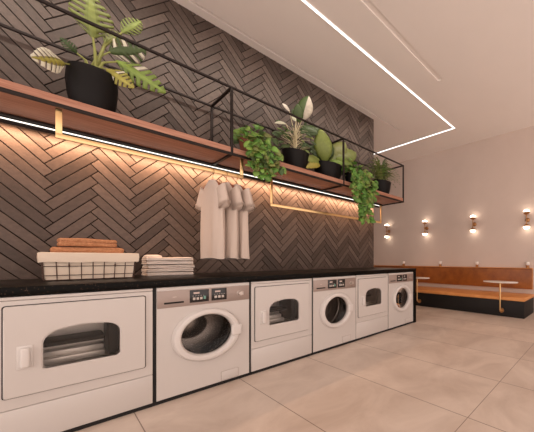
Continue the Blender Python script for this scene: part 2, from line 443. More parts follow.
def dryer(label, loc):
    t = thing('tumble_dryer', label, 'tumble dryer', loc, 0, 'white tumble dryers')
    c = (.293, .555)
    hole = rrect(.10, .48, .40, .71, .04)
    z0, z1 = .238, .850
    bm = NB()
    plate(bm, [(0, z0), (MW, z0), (MW, z1), (0, z1)], hole, 0, .03, c, bev=.002)
    bx(bm, 0, .012, .03, MD, FT, MH); bx(bm, MW - .012, MW, .03, MD, FT, MH)
    bx(bm, .012, MW - .012, .03, MD, FT, FT + .012); bx(bm, .012, MW - .012, .03, MD, MH - .012, MH)
    bx(bm, .012, MW - .012, MD - .012, MD, FT + .012, MH - .012)
    obj('cabinet', bm, M['white'], t)
    feet(t)
    bm = NB(); bx(bm, 0, MW, 0, .03, FT, .235, .003); obj('lower_panel', bm, M['white'], t)
    bm = NB(); bx(bm, 0, MW, -.002, .03, .8525, MH, .003); obj('top_trim', bm, M['white'], t)
    win = rrect(.148, .438, .435, .60, .012, 4)
    # arched top: corners of large radius
    x0, x1, zb, zt = .148, .438, .436, .674
    arch = [(x0, zb + .008), (x0 + .008, zb), (x1 - .014, zb), (x1, zb + .014), (x1, .600)]
    for k in range(1, 9):
        a = math.radians(90 * k / 8); arch.append((x1 - .075 + .075 * math.cos(a), .603 + .067 * math.sin(a)))
    for k in range(1, 6): arch.append((x1 - .075 - (x1 - x0 - .165) * k / 6, .670 + .006 * math.sin(PI * k / 6)))
    for k in range(0, 9):
        a = math.radians(90 + 90 * k / 8); arch.append((x0 + .09 + .09 * math.cos(a), .585 + .083 * math.sin(a)))
    bm = NB(); plate(bm, rrect(.029, .551, .305, .820, .012), arch, -.016, -.002, c, bev=.004); d = obj('door', bm, M['white'], t)
    bm = NB(); plate(bm, rrect(.0345 - .010, .5555, .3005, .8245, .014), rrect(.034, .546, .31, .815, .012), -.0015, .0, c); obj('door_seal', bm, M['darkrub'], t, smooth=False)
    # inner liner of the window + pane
    inn = [((p[0] - c[0]) * .985 + c[0], (p[1] - c[1]) * .985 + c[1]) for p in arch]
    bm = NB(); plate(bm, arch, inn, -.012, .05, c); obj('window_rim', bm, M['chrome'], d)
    bm = NB()
    vs = [bm.verts.new((p[0], .0, p[1])) for p in arch]; vb = [bm.verts.new((p[0], .004, p[1])) for p in arch]
    bm.faces.new(vs); bm.faces.new(list(reversed(vb)))
    for k in range(len(arch)):
        bm.faces.new((vs[k], vs[(k + 1) % len(arch)], vb[(k + 1) % len(arch)], vb[k]))
    obj('window_pane', bm, M['pane'], d, smooth=False)
    bm = NB(); bx(bm, .068, .118, -.022, -.015, .458, .592, .003); bx(bm, .078, .111, -.048, -.019, .468, .582, .010, 3); obj('door_handle', bm, M['ring'], d)
    # drum, bulkhead and added blocks for the dark and pale bands behind the window
    bm = NB(); lathe(bm, [(.235, .05), (.262, .07), (.262, .33), (.25, .36), (.0, .37)], (c[0], 0, c[1]), 'y', 56); dr = obj('drum', bm, M['drumlight'], t)
    bm = NB(); plate(bm, circle(c[0], c[1], .268), hole, .035, .055, c); obj('bulkhead', bm, M['drumlight'], t)
    bm = NB(); bx(bm, .085, .385, .13, .34, .533, .565, .012, 3); obj('paddle', bm, M['darkrub'], dr)  # dark bar for the band across the middle of the window
    bm = NB(); bx(bm, .10, .39, .20, .35, .405, .445, .006); bx(bm, .11, .39, .26, .35, .445, .478, .006); obj('pale_step_block', bm, M['drumlight'], dr)
    bm = NB(); bx(bm, .392, .470, .055, .33, .43, .69, .01); obj('dark_side_block', bm, M['darkrub'], dr)  # dark block for the right part of the window
    return t

d1 = dryer('largest white tumble dryer at the left end of the counter, under the lined basket', (-.166, YF, 0))
dup(d1, (1.047, YF, 0), 'white tumble dryer between the largest and the middle washing machine')
dup(d1, (2.247, YF, 0), 'small white tumble dryer beside the washing machine at the far end of the counter')
w1 = washer('largest white washing machine with round door, under the stack of folded linen', (.442, YF, 0))
dup(w1, (1.652, YF, 0), 'middle one of the three white washing machines, between two tumble dryers')
dup(w1, (2.847, YF, 0), 'smallest white washing machine at the far end beside the black counter panel')

# ------------------------------------------------------------------ hanging shelf
SX0, SX1, SY0, SY1 = -.60, 3.650, 3.20, 3.80
SZ = 2.150; SR = 2.845; WB = 2.168; WT = 2.226
def shelf():
    t = thing('hanging_shelf', 'long wooden plant shelf in a black steel frame on the tiled wall', 'shelf', (0, 0, 0))
    b = .0105
    bm = NB(); bx(bm, SX0, SX1 - .026, SY0 + .004, SY1 - .002, WB, WT, .002); obj('shelf_board', bm, M['wood'], t)
    def bar(x0, x1, y0, y1, z0, z1, nm):
        bm = NB(); bx(bm, x0, x1, y0, y1, z0, z1, .0015); obj(nm, bm, M['iron'], t)
    bar(SX0, SX1, SY0, SY0 + .021, SZ - .003, WB + .004, 'lower_rail'); bar(SX0, SX1, SY1 - .021, SY1, SZ - .016, WB + .004, 'lower_rail')
    bar(SX0, SX1, SY0, SY0 + .021, SR - .021, SR, 'upper_rail'); bar(SX0, SX1, SY1 - .021, SY1, SR - .021, SR, 'upper_rail')
    for k, x in enumerate((SX1 - .021, 2.336, 1.016, -.30)):
        bar(x, x + .021, SY0, SY0 + .021, WB + .004, SR - .021, 'post'); bar(x, x + .021, SY1 - .021, SY1, WB + .004, SR - .021, 'post')
        bar(x, x + .021, SY0 + .021, SY1 - .021, SR - .021, SR, 'cross_bar')
        bar(x, x + .021, SY0 + .021, SY1 - .021, SZ - .003, WB - .0005, 'cross_bar')
    for x in (.36, 1.68, 3.0):
        for z0 in (SR - .021, SZ + .0):
            bar(x, x + .03, SY1, YW - .004, z0, z0 + .02, 'wall_bracket')
    bar(SX0, SX1 - .06, SY1 - .075, SY1 - .022, SZ - .003, WB - .001, 'led_backer')
shelf()
def led():
    t = thing('led_strip', 'thin white LED strip under the back edge of the wooden shelf', 'led light', (0, 0, 0))
    bm = NB(); bx(bm, SX0, SX1 - .1, SY1 - .050, SY1 - .024, SZ - .055, SZ - .0035); obj('housing', bm, M['iron'], t, smooth=False)
    bm = NB(); bx(bm, SX0, SX1 - .1, SY1 - .056, SY1 - .050, SZ - .024, SZ - .014, .001); obj('diffuser', bm, M['led'], t)
led()
def lamp(name, loc, rot, sx, sy, energy, color):
    l = bpy.data.lights.new(name, 'AREA'); l.shape = 'RECTANGLE'; l.size = sx; l.size_y = sy; l.energy = energy; l.color = color
    o = bpy.data.objects.new(name, l); COL.objects.link(o); o.location = loc; o.rotation_euler = rot; return o
# the light the strip throws down the tiles
lamp('led_strip_light', ((SX0 + SX1 - .1) / 2, SY1 - .037, SZ - .058), (math.radians(26), 0, 0), SX1 - SX0 - .1, .012, 34, (1, .58, .34))
# the recessed ceiling line washes the upper tiled wall
lamp('ceiling_line_light', (1.85, 2.705, ZC - .010), (math.radians(52), 0, 0), 5.6, .03, 18, (1, .86, .74)).data.spread = math.radians(78)

def rail(label, x0, x1, y, zb, group=None):
    t = thing('hanging_rail', label, 'clothes rail', (x0, y, zb))
    w = x1 - x0; h = SZ - .003 - zb
    bm = NB(); bx(bm, 0, w, -.009, .009, -.003, .031, .002); obj('crossbar', bm, M['gold'], t)
    for xa in (0, w - .028):
        bm = NB(); bx(bm, xa, xa + .028, -.007, .007, .031, h, .002); obj('strap', bm, M['gold'], t)
    return t
rail('gold clothes rail with three pale shirts hanging at its right end', .028, 1.135, 3.240, 1.940)
rail('empty gold clothes rail low under the right half of the shelf', 1.607, 3.586, 3.732, 1.794)

# ------------------------------------------------------------------ shirts on hangers
def hanger(label, loc, rz):
    t = thing('clothes_hanger', label, 'hanger', loc, rz, 'wooden hangers on the gold rail')
    bm = NB()
    pts = [(.0, 0, -.075), (0, 0, -.03), (.004, 0, -.02), (.018, 0, -.008), (.022, 0, .012), (.016, 0, .030), (0, 0, .037), (-.016, 0, .030), (-.020, 0, .016)]
    tube(bm, pts, .0022, 8); obj('hook', bm, M['brass'], t)
    bm = NB()
    rows = []
    for k in range(-8, 9):
        u = k / 8; x = u * .17; z = -.088 - .075 * abs(u) ** 1.4
        hh = .024 * (1 - .45 * abs(u)); th = .010
        rows.append([bm.verts.new((x, -th, z - hh * .5)), bm.verts.new((x, th, z - hh * .5)), bm.verts.new((x, th * .6, z + hh)), bm.verts.new((x, -th * .6, z + hh))])
    for A, B in zip(rows, rows[1:]):
        for i in range(4): bm.faces.new((A[i], A[(i + 1) % 4], B[(i + 1) % 4], B[i]))
    bm.faces.new(rows[0]); bm.faces.new(list(reversed(rows[-1]))); obj('shoulder_bar', bm, M['hanger'], t)
    return t
def shirt(label, loc, rz, seed, group='pale shirts on the gold rail'):
    t = thing('shirt', label, 'shirt', loc, rz, group)
    rnd = random.Random(seed); ph = [rnd.uniform(0, 6) for _ in range(4)]
    bm = NB(); NR, NC = 30, 40; rows = []
    for r in range(NR):
        f = r / (NR - 1); z = -.84 + f * .755          # hem .. neck
        if f < .78: w = .168 - .010 * f / .78; th = .046 - .012 * f
        else:
            g = (f - .78) / .22; w = .158 - .100 * g ** 2.2; th = .036 - .014 * g
        row = []
        for k in range(NC):
            a = 2 * PI * k / NC
            fold = .010 * (1 - f) ** .7 * math.sin(5 * a + ph[0] + 1.5 * f) + .006 * math.sin(9 * a + ph[1] - 3 * f) * (1 - f)
            x = w * math.copysign(abs(math.cos(a)) ** .8, math.cos(a)); y = (th) * math.copysign(abs(math.sin(a)) ** .8, math.sin(a)) + fold
            row.append(bm.verts.new((x, y, z + .006 * math.sin(3 * a + ph[2]) * (1 - f))))
        rows.append(row)
    for A, B in zip(rows, rows[1:]):
        for k in range(NC): bm.faces.new((A[k], A[(k + 1) % NC], B[(k + 1) % NC], B[k]))
    bmesh.ops.holes_fill(bm, edges=[e for e in bm.edges if e.is_boundary and all(v in rows[0] for v in e.verts)])
    obj('body', bm, M['shirt'], t, angle=80)
    bm = NB()
    lathe(bm, [(.054, -.012), (.056, .0), (.052, .010), (.047, .004), (.046, -.02)], (0, 0, -.085), 'z', 28)
    for v in bm.verts: v.co.y *= .45
    obj('collar', bm, M['shirt'], t)
    for s in (-1, 1):
        bm = NB(); rows = []
        for r in range(9):
            f = r / 8; c = Vector((s * (.122 + .066 * f), 0, -.158 - .185 * f ** 1.1))
            ax = Vector((s * .84, 0, .54 - .15 * f)).normalized()
            hw = .070 - .010 * f; th = .026 + .012 * f
            if r == 8: hw, th = hw * .9, th * .7
            row = []
            for k in range(20):
                a = 2 * PI * k / 20
                row.append(bm.verts.new(c + ax * hw * math.cos(a) + Vector((0, 1, 0)) * (th * math.sin(a) + .004 * math.sin(4 * a + ph[3]) * f)))
            rows.append(row)
        for A, B in zip(rows, rows[1:]):
            for k in range(20): bm.faces.new((A[k], A[(k + 1) % 20], B[(k + 1) % 20], B[k]))
        bm.faces.new(rows[0]); bm.faces.new(list(reversed(rows[-1])))
        sl = obj('sleeve', bm, M['shirt'], t, angle=80)
        bm = NB(); rows = []
        for f, o_ in ((.0, 1.04), (1, 1.04)):
            c = Vector((s * (.182 + .008 * f), 0, -.318 - .027 * f)); ax = Vector((s * .84, 0, .40)).normalized()
            rows.append([bm.verts.new(c + ax * .069 * o_ * math.cos(2 * PI * k / 20) + Vector((0, 1, 0)) * .04 * math.sin(2 * PI * k / 20)) for k in range(20)])
        for A, B in zip(rows, rows[1:]):
            for k in range(20): bm.faces.new((A[k], A[(k + 1) % 20], B[(k + 1) % 20], B[k]))
        bmesh.ops.solidify(bm, geom=bm.faces[:], thickness=.003)
        obj('cuff', bm, M['shirt'], sl)
    return t
ZR = 1.968 - .0345
SL = ['pale cotton shirt hanging in front of the two others on the gold rail', 'pale cotton shirt hanging between two others on the gold rail', 'pale cotton shirt hanging last on the gold rail, mostly hidden by two others']
HL = ['brown wooden hanger carrying the front shirt, leftmost on the gold rail', 'brown wooden hanger carrying the middle shirt on the gold rail', 'brown wooden hanger carrying the rearmost shirt on the gold rail']
for k, x in enumerate((.885, .990, 1.078)):
    hanger(HL[k], (x, 3.240, ZR), math.radians(-78 + k))
    shirt(SL[k], (x, 3.240, ZR), math.radians(-78 + k), 11 + k)

# ------------------------------------------------------------------ plants
GREEN = {'g': (.21, .26, .065), 'd': (.06, .105, .03), 'b': (.24, .34, .07), 'y': (.42, .38, .07), 'w': (.80, .78, .62), 'v': (.07, .12, .045),
         'i': (.12, .28, .045), 'l': (.24, .42, .08)}
def vary(c, rnd, k=.25):
    f = rnd.uniform(1 - k, 1 + k); return tuple(min(1, x * f * rnd.uniform(.93, 1.07)) for x in c)
def leaf(bm, lay, a, b, width, col, rnd, kind='oval', bend=.12, facing=None, white=0.0, lobes=7):
    a, b = Vector(a), Vector(b); d = b - a; Ln = d.length; d.normalize()
    face = Vector(facing) if facing else Vector((-.45, -.85, .1))
    side = d.cross(face)
    if side.length < .05: side = d.cross(Vector((0, 0, 1)))
    side.normalize(); nrm = side.cross(d).normalized()
    if nrm.dot(face) < 0: nrm = -nrm
    nl = 42 if kind == 'monstera' else (8 if kind == 'heart' else 16); na = 6 if kind == 'monstera' else (2 if kind == 'heart' else 3)
    def hw(s):
        if kind == 'monstera': return (math.sin(PI * min(1, s * .9 + .1)) ** .65) * (1 - .35 * s) * 1.16
        if kind == 'heart': return (math.sin(PI * (s * .93 + .07)) ** .7) * (1.25 - .75 * s)
        return math.sin(PI * (s * .95 + .04)) ** .8
    grid = []
    for i in range(nl + 1):
        s = i / nl; row = []
        for j in range(-na, na + 1):
            f = j / na; w = hw(s) * width / 2
            slant = .22 * abs(f) if kind == 'monstera' else 0
            p = a + d * (Ln * (s - (.12 * abs(f) ** 2 if kind == 'heart' and s < .3 else 0) + slant * (1 - s) * .9)) + side * (w * f)
            p += nrm * (bend * Ln * (4 * s * (1 - s)) - .22 * w * abs(f) ** 1.5 + (.02 * Ln * math.sin(s * lobes * 2 * PI) * abs(f) if kind != 'heart' else 0))
            row.append(bm.verts.new(p))
        grid.append(row)
    wl = [rnd.random() < white for _ in range(lobes * 2 + 2)]
    for i in range(nl):
        for j in range(-na, na):
            fm = abs((j + .5) / na); s = (i + .5) / nl
            ph = (s * lobes) % 1
            if kind == 'monstera' and fm > (.2 if white > .9 else .28) and ph > (.62 if white > .9 else .74) and s < .93: continue
            f = bm.faces.new((grid[i][j + na], grid[i][j + na + 1], grid[i + 1][j + na + 1], grid[i + 1][j + na]))
            c = col
            li = int(s * lobes) * 2 + (1 if j >= 0 else 0)
            if kind == 'monstera' and white and wl[li] and fm > .25: c = GREEN['w']
            if kind == 'vari' and j >= 0: c = (.52, .47, .38)
            if kind == 'monstera' and fm < .2: c = tuple(x * 1.25 for x in col)
            paint(f, lay, c)
    for v in bm.verts:
        if not v.link_faces: pass
def finish_leaves(bm):
    loose = [v for v in bm.verts if not v.link_faces]
    bmesh.ops.delete(bm, geom=loose, context='VERTS')
def build_leaves(bm, parent, name='foliage'):
    finish_leaves(bm)
    me = bpy.data.meshes.new(name); bm.to_mesh(me); bm.free(); me.materials.append(M['leaf'])
    for p in me.polygons: p.use_smooth = True
    o = bpy.data.objects.new(name, me); COL.objects.link(o); o.parent = parent
    md = o.modifiers.new('thickness', 'SOLIDIFY'); md.thickness = .0012
    return o
def pot(t, r, h, mname='pot', material=None, belly=False):
    bm = NB()
    if belly: prof = [(0, 0), (r * .72, 0), (r * .78, .012), (r * .93, h * .35), (r, h * .68), (r * .96, h * .93), (r * .92, h), (r * .86, h), (r * .86, h - .05), (0, h - .05)]
    else: prof = [(0, 0), (r * .68, 0), (r * .74, .010), (r * .90, h * .55), (r, h * .97), (r, h), (r * .93, h), (r * .90, h - .035), (0, h - .035)]
    lathe(bm, prof, (0, 0, 0), n=40); obj(mname, bm, material or M['pot'], t)
    bm = NB(); rr = r * (.855 if belly else .89); zz = h - (.049 if belly else .0345)
    lathe(bm, [(rr, zz), (rr * .7, zz + .008), (0, zz + .014)], (0, 0, 0), n=24); obj('soil', bm, M['soil'], t)
def local(p, t): return Vector(p) - t.location

MONSTERA = [
    ((0.196, 3.42, 2.830), (0.182, 3.34, 3.132), 0.214, 0.0, 'g'),
    ((0.344, 3.5, 3.027), (0.457, 3.5, 3.218), 0.112, 0.0, 'g'),
    ((0.127, 3.42, 2.667), (0.049, 3.38, 2.721), 0.069, 0.0, 'd'),
    ((0.073, 3.36, 2.534), (-0.062, 3.22, 2.434), 0.150, 0.95, 'y'),
    ((0.271, 3.45, 2.793), (0.473, 3.4, 2.924), 0.181, 0.3, 'd'),
    ((0.300, 3.36, 2.711), (0.568, 3.25, 2.545), 0.173, 0.12, 'b'),
    ((0.251, 3.38, 2.62), (0.39, 3.28, 2.501), 0.128, 0.35, 'y'),
    ((0.255, 3.5, 2.887), (0.354, 3.55, 3.05), 0.116, 0.0, 'g')]
def monstera():
    t = thing('potted_monstera', 'large variegated monstera in a round black pot, leftmost on the shelf', 'potted plant', (.195, 3.42, WT))
    pot(t, .127, .345, belly=True)
    rnd = random.Random(5); bm = NB(); lay = colour_layer(bm)
    sm = NB()
    for a, b, w, wh, c in MONSTERA:
        leaf(bm, lay, local(a, t), local(b, t), w, vary(GREEN[c], rnd, .12), rnd, 'monstera', .10, facing=(-.05, -.9, -.35), white=wh)
        p0 = Vector((rnd.uniform(-.03, .03), rnd.uniform(-.03, .03), .29)); p3 = local(a, t) + (Vector(b) - Vector(a)) * .06
        mid = (p0 + p3) / 2 + Vector((0, 0, .05)); mid.x = p0.x * .6 + p3.x * .4
        tube(sm, [p0, (p0 + mid) / 2, mid, (mid + p3) / 2, p3], .011, 8, .005)
    build_leaves(bm, t); obj('stems', sm, M['stem'], t)
monstera()

RUBBER = [
    ((1.90, 3.5, 2.985), (1.95, 3.42, 3.315), 0.185, 'vari', 'd'),
    ((1.740, 3.5, 3.030), (1.625, 3.45, 3.055), 0.055, 'oval', 'w'),
    ((1.671, 3.45, 2.821), (1.504, 3.38, 2.735), 0.045, 'oval', 'w'),
    ((1.901, 3.5, 2.891), (2.084, 3.42, 2.848), 0.150, 'oval', 'd'),
    ((1.874, 3.5, 2.798), (2.072, 3.5, 2.979), 0.108, 'oval', 'd'),
    ((1.795, 3.45, 2.907), (1.741, 3.45, 2.962), 0.050, 'oval', 'w'),
    ((1.86, 3.5, 2.93), (1.80, 3.42, 3.13), 0.12, 'oval', 'd'),
    ((1.93, 3.52, 2.84), (2.13, 3.45, 2.96), 0.12, 'oval', 'd'),
    ((1.769, 3.5, 2.662), (1.609, 3.45, 2.688), 0.079, 'oval', 'd'),
    ((1.861, 3.5, 2.658), (1.971, 3.45, 2.618), 0.081, 'oval', 'd'),
    ((1.743, 3.5, 2.574), (1.583, 3.4, 2.478), 0.066, 'oval', 'd'),
    ((1.874, 3.55, 3.016), (1.798, 3.55, 3.104), 0.096, 'oval', 'd')]
def rubber():
    t = thing('potted_rubber_plant', 'tall rubber plant with half pale leaf in a black pot, right of the trailing pothos', 'potted plant', (1.79, 3.45, WT))
    pot(t, .158, .265)
    rnd = random.Random(6); bm = NB(); lay = colour_layer(bm); sm = NB()
    for a, b, w, kd, c in RUBBER:
        leaf(bm, lay, local(a, t), local(b, t), w, vary(GREEN[c], rnd, .15), rnd, kd, .08)
        p0 = Vector((rnd.uniform(-.02, .02), rnd.uniform(-.02, .02), .24)); p3 = local(a, t) + (Vector(b) - Vector(a)) * .04
        tube(sm, [p0, p0 * .5 + p3 * .5 + Vector((-.3 * p3.x, 0, .03)), p3], .008, 7, .003)
    for k in range(48):       # thin side shoots
        a = rnd.uniform(0, 2 * PI); z0 = rnd.uniform(.25, .55); p0 = Vector((0, 0, z0)); ln = rnd.uniform(.1, .2)
        p1 = p0 + Vector((math.cos(a) * ln, math.sin(a) * ln * .7, rnd.uniform(.0, .14)))
        tube(sm, [p0, (p0 + p1) / 2 + Vector((0, 0, .02)), p1], .003, 5, .0015)
        leaf(bm, lay, p1, p1 + Vector((math.cos(a) * .09, math.sin(a) * .05, rnd.uniform(-.05, .03))), .032, vary(GREEN[rnd.choice('ddgv')], rnd), rnd, 'oval', .1)
    tube(sm, [(0, 0, .22), (.01, 0, .4), (0, 0, .62)], .013, 8, .008)
    build_leaves(bm, t); obj('stems', sm, M['stempale'], t)
rubber()

BROAD = [
    ((2.241, 3.5, 2.521), (2.129, 3.42, 2.938), 0.245, 'b'),
    ((2.181, 3.48, 2.484), (1.858, 3.36, 2.411), 0.150, 'b'),
    ((2.323, 3.5, 2.547), (2.585, 3.5, 2.945), 0.235, 'g'),
    ((2.313, 3.46, 2.521), (2.80, 3.5, 2.858), 0.268, 'g'),
    ((2.113, 3.42, 2.438), (1.863, 3.33, 2.289), 0.107, 'y'),
    ((2.206, 3.42, 2.436), (2.403, 3.3, 2.516), 0.139, 'b'),
    ((2.369, 3.42, 2.605), (2.582, 3.3, 2.526), 0.115, 'b'),
    ((2.241, 3.55, 2.561), (2.057, 3.55, 2.702), 0.158, 'd'),
    ((2.274, 3.5, 2.561), (2.306, 3.45, 2.814), 0.138, 'd'),
    ((2.193, 3.6, 2.764), (2.048, 3.55, 2.602), 0.123, 'd')]
def broad():
    t = thing('potted_bird_nest_fern', 'broad-leaved bright green plant in a black pot behind the middle shelf post', 'potted plant', (2.27, 3.47, WT))
    pot(t, .200, .245)
    rnd = random.Random(8); bm = NB(); lay = colour_layer(bm); sm = NB()
    for a, b, w, c in BROAD:
        leaf(bm, lay, local(a, t), local(b, t), w, vary(GREEN[c], rnd, .12), rnd, 'oval', .12)
        p0 = Vector((rnd.uniform(-.04, .04), rnd.uniform(-.03, .03), .20)); p3 = local(a, t) + (Vector(b) - Vector(a)) * .08
        tube(sm, [p0, (p0 + p3) / 2, p3], .010, 7, .006)
    build_leaves(bm, t); obj('stems', sm, M['stem'], t)
broad()

def trailing(name, label, loc, r, h, material, vines, seed, size, crown, ncrown, cols):
    t = thing(name, label, 'potted plant', loc)
    pot(t, r, h, material=material)
    rnd = random.Random(seed); bm = NB(); lay = colour_layer(bm); sm = NB()
    def put(p, d):
        s = size * rnd.uniform(.7, 1.25); d = Vector(d).normalized()
        fac = Vector((-.45 + rnd.uniform(-.7, .7), -.8 + rnd.uniform(-.2, .5), .25 + rnd.uniform(-.5, .5)))
        leaf(bm, lay, p, Vector(p) + d * s, s * .85, vary(GREEN[rnd.choice(cols)], rnd, .3), rnd, 'heart', .1, fac)
    for k in range(ncrown):
        a = rnd.uniform(0, 2 * PI); q = rnd.random() ** .5
        p = Vector((math.cos(a) * crown[0] * q, math.sin(a) * crown[1] * q, h - .03 + crown[2] * rnd.random() * (1.15 - q * q)))
        put(p, (math.cos(a), math.sin(a), rnd.uniform(-.7, .4)))
        if k % 3 == 0: tube(sm, [(math.cos(a) * .03, math.sin(a) * .03, h - .03), tuple((p + Vector((0, 0, h))) / 2), tuple(p)], .0025, 5)
    for (dx, bottom, n) in vines:
        y0 = SY0 - loc[1] - .035
        pts = [Vector((dx * .4, -.03, h)), Vector((dx * .8, y0 * .6, h + .05)), Vector((dx, y0, h - .08))]
        z = h - .08; x = dx
        while z > bottom - loc[2]:
            z -= .05; x += rnd.uniform(-.02, .02); pts.append(Vector((x, y0 + rnd.uniform(-.03, .012), z)))
        tube(sm, pts, .003, 6, .002)
        for k in range(n):
            f = (k + rnd.random()) / n * (len(pts) - 1.001); i = int(f); p = pts[i].lerp(pts[i + 1], f - i)
            q = p + Vector((rnd.uniform(-.05, .05), rnd.uniform(-.06, .0) , rnd.uniform(-.02, .02)))
            tube(sm, [p, q], .0015, 4)
            put(q, (rnd.uniform(-.8, .8), rnd.uniform(-.5, 0), rnd.uniform(-1.2, -.1)))
    build_leaves(bm, t); obj('vines', sm, M['stem'], t)
trailing('potted_pothos', 'trailing heart-leaved pothos hanging over the shelf edge beside the left shelf post', (1.270, 3.375, WT), .125, .19, M['potbrown'],
         [(-.12, 2.16, 16), (-.09, 2.12, 16), (-.05, 2.08, 20), (.0, 2.0, 26), (.05, 1.98, 26), (.09, 2.04, 20), (.13, 2.12, 16), (.02, 2.1, 16)], 21, .072, (.135, .15, .25), 80, 'iildgl')
trailing('potted_ivy', 'long trailing ivy hanging below the shelf in front of the small fern', (2.655, 3.385, WT), .135, .20, M['pot'],
         [(-.20, 2.12, 14), (-.12, 1.96, 22), (-.06, 1.70, 34), (-.01, 1.66, 36), (.05, 1.74, 32), (.10, 1.86, 26), (.16, 1.98, 20), (.0, 1.8, 28), (-.16, 2.0, 18), (.20, 2.08, 16)], 22, .078, (.26, .18, .26), 110, 'iilgi')

def fern():
    t = thing('potted_fern', 'small feathery fern in a black pot at the far end of the shelf', 'potted plant', (3.33, 3.48, WT))
    pot(t, .188, .262)
    rnd = random.Random(9); bm = NB(); lay = colour_layer(bm); sm = NB()
    for k in range(150):
        a = rnd.uniform(0, 2 * PI); sp = rnd.uniform(.08, .40); ht = rnd.uniform(.20, .50) * (1.15 - sp)
        p0 = Vector((rnd.uniform(-.04, .04), rnd.uniform(-.04, .04), .22))
        tip = Vector((math.cos(a) * sp, math.sin(a) * sp * .85, .22 + ht - sp * .35))
        mid = Vector((math.cos(a) * sp * .5, math.sin(a) * sp * .45, .22 + ht * 1.05))
        pts = [p0.lerp(mid, f).lerp(mid.lerp(tip, f), f) for f in [i / 7 for i in range(8)]]
        tube(sm, pts, .0018, 4, .001)
        col = vary(GREEN[rnd.choice('ggid')], rnd, .3)
        for i in range(1, 8):
            d = (pts[i] - pts[i - 1]).normalized(); sd = d.cross(Vector((0, 0, 1))).normalized()
            for s in (-1, 1):
                q = pts[i] + (sd * s * .9 + d * .7).normalized() * .042 * (1.15 - i / 9)
                e = d * .013
                f = bm.faces.new([bm.verts.new(pts[i] - e), bm.verts.new((pts[i] + q) / 2 - e * .9), bm.verts.new(q), bm.verts.new((pts[i] + q) / 2 + e), bm.verts.new(pts[i] + e)])
                paint(f, lay, col)
    build_leaves(bm, t); obj('stems', sm, M['stem'], t)
fern()

# ------------------------------------------------------------------ basket, towels, linen on the counter
BC = (.186, 3.425, CT); BR = math.radians(1.5)
def soft_box(bm, hx, hy, z0, z1, r, seed, wob=.004, nx=28, ny=14, nz=5, tx=1.0):
    rnd = random.Random(seed); p1, p2, p3 = (rnd.uniform(0, 6) for _ in range(3))
    t = bmesh.new(); bmesh.ops.create_cube(t, size=1)
    for v in t.verts: v.co = Vector((v.co.x * 2 * hx, v.co.y * 2 * hy, z0 + (v.co.z + .5) * (z1 - z0)))
    bmesh.ops.bevel(t, geom=t.edges[:], offset=r, segments=4, profile=.5, affect='EDGES')
    bmesh.ops.subdivide_edges(t, edges=[e for e in t.edges if e.calc_length() > .05], cuts=10, use_grid_fill=True)
    for v in t.verts:
        x, y, z = v.co; top = (z - z0) / (z1 - z0)
        v.co.z += wob * top * (math.sin(x * 17 + p1) + math.sin(y * 21 + p2) + .5 * math.sin((x + y) * 40 + p3))
        v.co.x += wob * .6 * math.sin(z * 90 + y * 18 + p3); v.co.y += wob * .6 * math.sin(z * 80 + x * 16 + p1)
    merge(bm, t)
def basket():
    t = thing('wire_basket', 'wire basket with cream cloth liner holding orange towels on the counter', 'basket', BC, BR)
    hb, ht, wb, wt, H = .204, .213, .120, .138, .150
    def P(ix, iy, z):
        f = z / .2; return (ix * (hb + (ht - hb) * f), iy * (wb + (wt - wb) * f), z)
    bm = NB()
    for z in (.006, .040, .105, .145):
        c = [P(-1, -1, z), P(1, -1, z), P(1, 1, z), P(-1, 1, z)]
        for i in range(4): tube(bm, [c[i], c[(i + 1) % 4]], .0026, 6)
    for k in range(9):
        u = -1 + 2 * k / 8
        for s in (-1, 1): tube(bm, [P(u, s, .004), P(u, s, .16)], .0022, 6)
    for k in range(1, 5):
        u = -1 + 2 * k / 5
        for s in (-1, 1): tube(bm, [P(s, u, .004), P(s, u, .16)], .0022, 6)
    for k in range(9):
        u = -1 + 2 * k / 8; tube(bm, [P(u, -1, .004), P(u, 1, .004)], .0022, 6)
    obj('wire_frame', bm, M['wire'], t)
    for u in (-.5, .5):
        bm = NB(); p = P(u, -1, .108); bx(bm, p[0] - .004, p[0] + .004, p[1] - .009, p[1] - .002, p[2] - .010, p[2] + .010, .002); obj('clasp', bm, M['wire'], t)
    # liner: open cloth tray with a fold-over band
    bm = NB(); n = 44
    def loop(z, inset, wave=0, ph=0):
        pts = []
        a = [P(-1, -1, z), P(1, -1, z), P(1, 1, z), P(-1, 1, z)]
        for i in range(4):
            p, q = Vector(a[i]), Vector(a[(i + 1) % 4])
            for k in range(n // 4):
                r = p.lerp(q, k / (n // 4)); l = Vector((r.x, r.y, 0)); l.normalize()
                sx = 1 - inset / abs(hb); sy = 1 - inset / abs(wb)
                pts.append(bm.verts.new((r.x * sx, r.y * sy, z + wave * math.sin(k * 1.3 + i * 2 + ph))))
        return pts
    LP = [loop(.009, .008), loop(.06, .006), loop(.12, .006), loop(.198, .002), loop(.206, -.004), loop(.203, -.013), loop(.17, -.016, .001), loop(.134, -.015, .003), loop(.136, -.010, .003), loop(.19, -.006)]
    N4 = len(LP[0])
    for A, B in zip(LP, LP[1:]):
        for k in range(N4): bm.faces.new((A[k], A[(k + 1) % N4], B[(k + 1) % N4], B[k]))
    bm.faces.new(LP[0]); obj('cloth_liner', bm, M['liner'], t, angle=70)
basket()
def towel(label, loc, hx, hy, h, seed, rz=0):
    t = thing('towel', label, 'towel', loc, rz, 'orange towels in the basket')
    bm = NB(); soft_box(bm, hx, hy, 0, h * .52, h * .22, seed, .0022); obj('lower_fold', bm, M['towel'], t, angle=80)
    bm = NB(); soft_box(bm, hx * .985, hy * .97, h * .47, h, h * .22, seed + 1, .0026); obj('upper_fold', bm, M['towel'], t, angle=80)
towel('orange folded towel lying lower in the lined basket', (.176, 3.425, CT + .162), .170, .105, .085, 31, BR)
